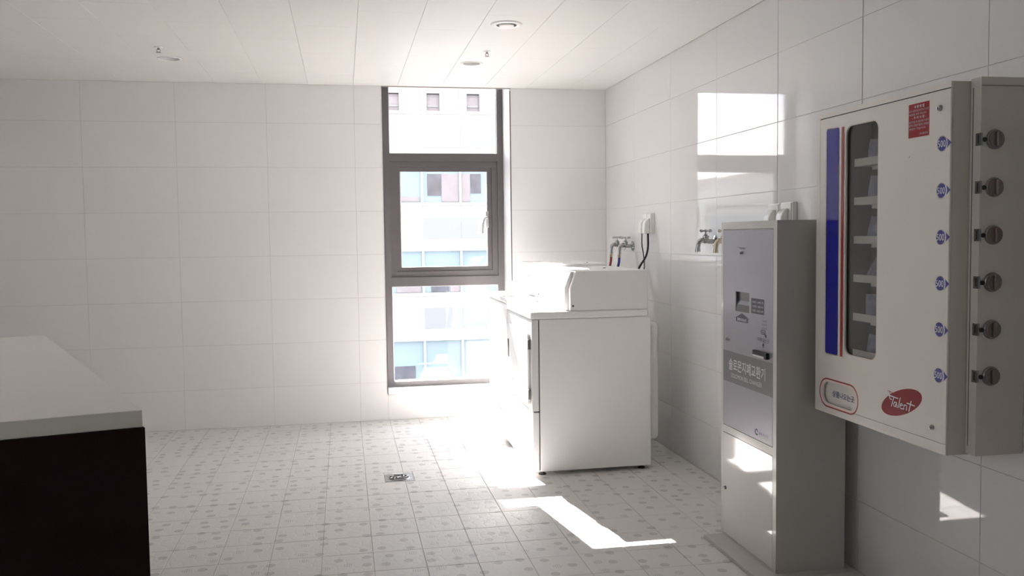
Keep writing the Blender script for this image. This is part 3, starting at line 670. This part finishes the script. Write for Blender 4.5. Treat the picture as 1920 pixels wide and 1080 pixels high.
text('slot_lettering', '지폐넣는곳', -3.070, -3.165, .857, .874, X, 'print_dark', dr_, bold=.008)
strokes('slot_arrow', [[(-3.117, .852), (-3.117, .838)], [(-3.112, .846), (-3.117, .853), (-3.122, .846)]], .002, X, 'print_dark', dr_)
text('keyhole_lettering', '비상해제', -2.912, -2.961, 1.2005, 1.2105, X, 'print_dark', dr_)
text('maker_lettering', '솔로몬산업', -3.084, -3.160, .505, .516, X, 'print_navy', dr_)
text('maker_lettering', 'www.solomon.co.kr', -3.084, -3.160, .4965, .5015, X, 'print_green', dr_)
strokes('maker_logo', [[(-3.074, .513), (-3.066, .520), (-3.056, .517), (-3.054, .508), (-3.060, .501), (-3.070, .502)]], .0035, X, 'print_navy', dr_)
strokes('maker_logo', [[(-3.060, .498), (-3.070, .498), (-3.076, .503)]], .0025, X, 'print_green', dr_)
q = MB(); q.box(X-.014, X-.0001, -3.166, -3.054, .799, .8235); sl = q.build('bill_inlet', 'black', dr_, bevel=.0025)
MB().box(X-.0155, X-.0142, -3.150, -3.060, .8005, .8085).build('inlet_lip', 'print_light', sl, bevel=.0004)
def lock(y, z, x, par, r=.008, nm='lock'):
    l = MB().lathe([(-.0005, r*1.25), (.002, r*1.2), (.004, r), (.009, r*.95), (.010, r*.6)], (x, y, z), (-1, 0, 0), 20).build(nm, 'chrome', par)
    MB().box(x-.0108, x-.0099, y-r*.12, y+r*.12, z-r*.45, z+r*.45).build('keyway', 'black', l, smooth=False)
lock(-2.813, .838, X, dr_); lock(-2.939, 1.188, X, dr_, .0055); lock(-2.789, .219, X-.0003, t, .0065)

# ================================================================== VENDING MACHINE
X = -.2124; VN, VF, VB, VT = -3.980, -3.275, .633, 1.675
t = thing('vending_machine', (-.1, -3.65, VB), 'cream wall-mounted vending machine with blue stripe, six coin knobs and a red oval emblem', 'vending machine')
wn_ = rrect(-3.642, -3.460, .856, 1.613, .028); ol = rrect(-3.530, -3.322, .668, .744, .0375, 8)
q = MB()
q.box(-.012, -.001, VN, VF, VB, VT)                                # back
q.box(X+.008, -.012, VF-.012, VF, VB, VT); q.box(X+.008, -.012, VN, VN+.012, VB, VT)
q.box(X+.008, -.012, VN+.012, VF-.012, VT-.012, VT); q.box(X+.008, -.012, VN+.012, VF-.012, VB, VB+.012)
q.build('housing', 'vend_side', t, smooth=False)
# front surround
face_shape('front_surround', [[(VN, VB), (VF, VB), (VF, VT), (VN, VT)], [(VN+.0005, .662), (VF-.022, .662), (VF-.022, 1.659), (VN+.0005, 1.659)]], X+.0079, .0079, 'vend_cream', t)
door = face_shape('door', [[(VN+.001, .664), (VF-.024, .664), (VF-.024, 1.6555), (VN+.001, 1.6555)], wn_, ol], X+.0075, .0079, 'vend_cream', t)
MB().box(X+.008, X+.0095, VN+.012, VF-.012, 1.650, 1.662).build('seam_backing', 'seam', t, smooth=False)
MB().box(X+.008, X+.0095, VN+.012, VF-.012, .655, .667).build('seam_backing', 'seam', t, smooth=False)
# interior compartment seen through the window
q = MB(); q.box(-.10, -.097, -3.80, -3.42, .84, 1.63); q.box(X+.0085, -.10, -3.43, -3.425, .84, 1.63); q.box(X+.0085, -.10, -3.80, -3.795, .84, 1.63)
q.box(X+.0085, -.10, -3.795, -3.43, 1.625, 1.63); q.box(X+.0085, -.10, -3.795, -3.43, .84, .845); q.build('compartment', 'vend_inner', t, smooth=False)
MB().box(X+.0088, X+.0098, -3.66, -3.447, .848, 1.622).build('display_glass', 'vend_glass', door, smooth=False)
SH = [1.4795, 1.353, 1.2255, 1.098, .9695, .848]
for z in SH:
    q = MB(); q.box(-.192, -.188, -3.79, -3.478, z, z+.025); q.box(-.188, -.1005, -3.79, -3.478, z, z+.004); q.box(-.16, -.15, -3.79, -3.53, z-.013, z-.0002)
    q.build('shelf', 'shelf_white', t, smooth=False)
# products
names = ['top', 'second', 'third', 'fourth', 'fifth', 'bottom']
random.seed(3)
for i_, z in enumerate(SH):
    for j_ in range(3):
        yc = -3.545-.042*j_+random.uniform(-.004, .004); a = random.uniform(-.12, .22)+(.45 if (i_ == 3 and j_ == 0) else 0)
        bm = bmesh.new(); bmesh.ops.create_grid(bm, x_segments=6, y_segments=8, size=.5)
        hh = random.uniform(.072, .088); wdt = random.uniform(.045, .052)
        top = [v.co.copy() for v in bm.verts]
        geo = bmesh.ops.duplicate(bm, geom=bm.verts[:]+bm.edges[:]+bm.faces[:])
        dup = [g_ for g_ in geo['geom'] if isinstance(g_, bmesh.types.BMVert)]
        ds = set(dup)
        for v in bm.verts:
            u, v_ = v.co.x, v.co.y; puff = max(0, (1-(2*u)**2))*max(0, (1-(2*v_)**4)); s = 1 if v in ds else -1
            nz_ = math.sin(u*21+i_*3+j_)*.0016+math.sin(v_*17+u*9+j_*2)*.0016
            v.co = Vector((s*(.0006+.007*puff)+nz_*puff*s, u*wdt*(1-.25*max(0, v_)), (v_+.5)*hh))
        bmesh.ops.remove_doubles(bm, verts=bm.verts, dist=.0008); bmesh.ops.recalc_face_normals(bm, faces=bm.faces)
        bmesh.ops.rotate(bm, verts=bm.verts, cent=(0, 0, 0), matrix=Matrix.Rotation(a, 3, 'X')); bmesh.ops.rotate(bm, verts=bm.verts, cent=(0, 0, 0), matrix=Matrix.Rotation(random.uniform(.2, .7), 3, 'Z'))
        mz = min(v.co.z for v in bm.verts)
        me = bpy.data.meshes.new('packet'); bm.to_mesh(me); bm.free()
        o = link('plastic_packet', me, 'film'); o.location = (-.162+.018*j_, yc, z+.0045-mz)
        tag(o, 'clear plastic packet on the %s shelf behind the vending machine window, %s of three' % (names[i_], ('farthest', 'middle', 'nearest')[j_]), 'packet', 'clear packets on the vending machine shelves')
# printed stripes
P = X-.0005
bl = face_shape('blue_stripe', [rrect(-3.419, -3.342, .845, 1.616, .006, 3)], X, .0007, 'stripe_blue', door)
face_shape('stripe_outline', [rrect(-3.4225, -3.3385, .8415, 1.6195, .008, 3)], X, .0004, 'pinkish', door)
face_shape('red_stripe', [[(-3.4495, .843), (-3.4360, .843), (-3.4360, 1.615), (-3.4495, 1.615)]], X, .0007, 'stripe_red', door)
face_shape('stripe_outline', [[(-3.4540, .840), (-3.4325, .840), (-3.4325, 1.618), (-3.4540, 1.618)]], X, .0004, 'pinkish', door)
face_shape('window_outline', [rrect(-3.6445, -3.4575, .8535, 1.6155, .030), wn_], X, .0006, 'vend_side', door)
# outlet
face_shape('outlet_ring', [rrect(-3.548, -3.306, .655, .757, .050, 9), rrect(-3.5435, -3.3105, .6595, .7525, .046, 9)], X, .0007, 'stripe_red', door)
face_shape('outlet_rim', [rrect(-3.5405, -3.3135, .6605, .7505, .045, 9), rrect(-3.534, -3.320, .6655, .7455, .040, 9)], X, .0007, 'pinkish', door)
q = MB(); q.box(X+.014, X+.016, -3.55, -3.30, .647, .765); q.box(X+.0082, X+.014, -3.315, -3.313, .66, .75); q.box(X+.0082, X+.014, -3.54, -3.538, .66, .75)
q.box(X+.0082, X+.014, -3.54, -3.313, .7475, .7495); q.box(X+.0082, X+.014, -3.54, -3.313, .662, .664)
flap = q.build('outlet_flap', 'vend_cream', door, smooth=False)
text('outlet_lettering', '상품나오는곳', -3.366, -3.502, .6930, .7150, X+.0138, 'print_navy', door, bold=.02)
# instruction sticker
st_ = face_shape('instruction_sticker', [[(-3.889, 1.5375), (-3.794, 1.5375), (-3.794, 1.6355), (-3.889, 1.6355)]], X, .0005, 'sticker_red', door)
text('sticker_lettering', '사 용 방 법', -3.820, -3.866, 1.6215, 1.6305, P, 'badge_white', door, bold=.01)
for z, u0, u1, s_ in ((1.6115, -3.797, -3.886, '먼저 상품재고를 확인하시고 동전'), (1.6015, -3.797, -3.876, '500원을 넣어 주십시오'), (1.5795, -3.797, -3.886, '동전 투입 후 손잡이를 오른쪽'),
                      (1.5695, -3.797, -3.886, '끝까지 천천히 돌려서 상품을'), (1.5595, -3.797, -3.872, '꺼내어 가십시오'), (1.5425, -3.846, -3.884, '(주)탤런트')):
    text('sticker_lettering', s_, u0, u1, z, z+.0068, P, 'print_light', door)
text('sticker_lettering', '- 주 의 사 항 -', -3.812, -3.874, 1.5905, 1.5985, P, 'badge_white', door)
# price badges
for i_ in range(6):
    z = 1.507-.1303*i_; y = -3.946
    bd = face_shape('price_badge', [ell(y, z, .0195, .0195, 28)], X, .0005, 'badge_blue', door)
    face_shape('badge_ring', [ell(y, z, .0215, .0215, 28), ell(y, z, .0196, .0196, 28)], X, .0004, 'badge_white', door)
    text('badge_number', '500', y+.0175, y-.0150, z-.0095, z+.0095, X-.0005, 'badge_white', door)
    strokes('badge_arc', [[(y-.0165, z+.012), (y-.0200, z+.004), (y-.0200, z-.004), (y-.0165, z-.012)]], .0022, X-.0003, 'badge_white', door)
    face_shape('badge_pointer', [[(y-.0215, z+.0135), (y-.0375, z+.0005), (y-.0215, z-.0130), (y-.0235, z)]], X, .0005, 'badge_blue', door)
lock(-3.937, 1.607, X, door, .0075); lock(-3.923, .702, X, door, .0065)
MB().lathe([(0, .0028), (.0008, .002)], (X, -3.800, 1.483), (-1, 0, 0), 10).build('chip_mark', 'ledge_grey', door)
# emblem
face_shape('emblem', [ell(-3.775, .7465, .099, .050, 48, -.62)], X, .0005, 'logo_red', door)
face_shape('emblem_outline', [ell(-3.775, .7465, .1015, .0525, 48, -.62)], X, .0003, 'pinkish', door)
LOGO = [[(-3.7590, .7560), (-3.7150, .7585), (-3.7205, .7480), (-3.7280, .7478)], [(-3.7400, .7572), (-3.7275, .7265)],
 [(-3.7530, .7420), (-3.7440, .7425), (-3.7385, .7360), (-3.7400, .7295), (-3.7470, .7285), (-3.7530, .7420), (-3.7560, .7280)], [(-3.7710, .7600), (-3.7625, .7285)],
 [(-3.7705, .7350), (-3.7830, .7395), (-3.7790, .7440), (-3.7720, .7410), (-3.7700, .7320), (-3.7740, .7280), (-3.7840, .7290)],
 [(-3.7905, .7425), (-3.7885, .7280)], [(-3.7890, .7370), (-3.7960, .7430), (-3.8030, .7410), (-3.8020, .7280)], [(-3.8040, .7500), (-3.8400, .7480)], [(-3.8240, .7590), (-3.8140, .7270)]]
strokes('emblem_lettering', LOGO, .0031, X-.0005, 'badge_white', door)
THE = [[(-3.7095, .7713), (-3.7221, .771)], [(-3.7158, .7709), (-3.7207, .7631)], [(-3.7267, .7718), (-3.7284, .7635)], [(-3.733, .77), (-3.7347, .7637)], [(-3.7278, .7672), (-3.734, .7679)],
 [(-3.7453, .7721), (-3.7382, .77), (-3.7393, .7635), (-3.7454, .7646)], [(-3.7389, .7672), (-3.7444, .7686)]]
strokes('emblem_lettering', THE, .0018, X-.0005, 'stripe_red', door)
# coin box with knobs
q = MB(); q.box(-.152, -.0012, -4.022, VN-.0005, VB+.004, 1.681); q.build('coin_box', 'vend_side', t, bevel=.002)
MB().box(-.1515, -.002, -4.0228, -4.0221, 1.657, 1.6583).build('coin_box_seam', 'seam', t, smooth=False)
MB().box(-.1528, -.1521, -3.9925, -3.9905, .66, 1.655).build('coin_box_seam', 'seam', t, smooth=False)
for i_ in range(6):
    z = 1.512-.1303*i_; x = -.1085
    k_ = MB().lathe([(0, .0270), (.003, .0270), (.005, .025), (.007, .0245)], (x, -4.0221, z), (0, -1, 0), 32).build('coin_knob', 'steel', t)
    MB().lathe([(.007, .0238), (.010, .0232), (.012, .020)], (x, -4.0221, z), (0, -1, 0), 28).build('knob_face', 'knob_plastic', k_)
    MB().box(x-.0055, x+.0055, -4.0221-.021, -4.0221-.0115, z-.0205, z+.0205).build('knob_grip', 'knob_plastic', k_, bevel=.004)
    c_ = MB(); c_.box(-.1535, -.1521, -4.0235, -4.004, z-.017, z+.017); c_.box(-.1535, -.146, -4.0235, -4.0221, z-.017, z+.017); c_ = c_.build('coin_slot', 'steel', t, bevel=.0004)
    MB().box(-.1540, -.1536, -4.0165, -4.0135, z-.012, z+.012).build('slot_opening', 'black', c_, smooth=False)
    MB().lathe([(0, .0065), (.004, .006), (.006, .003)], (-.1400, -4.0221, z-.001), (0, -1, 0), 16).build('coin_return', 'black', t)

# ================================================================== COUNTER
t = thing('counter', (-2.9, -3.6, 0), 'dark maroon counter with a thick off-white top at the lower left', 'counter')
A_, B_ = Vector((-2.297, -4.160)), Vector((-3.016, -2.437))
dA, dB = Vector((-1, -.255)).normalized(), Vector((-1, -.20)).normalized()
poly = [tuple(A_), tuple(B_), tuple(B_+dB*1.3), tuple(A_+dA*1.3)]
MB().prism(poly, 2, .8615, .900).build('worktop', 'counter_stone', t, bevel=.003)
c0 = (A_+B_)/2
i1 = A_+Vector((.004, -.003)); pb = [tuple(i1), tuple(B_+Vector((-.02, -.03))), tuple(B_+dB*1.28+Vector((0, -.03))), tuple(i1+dA*1.29)]
MB().prism(pb, 2, .0, .861).build('counter_body', 'counter_maroon', t, smooth=False)
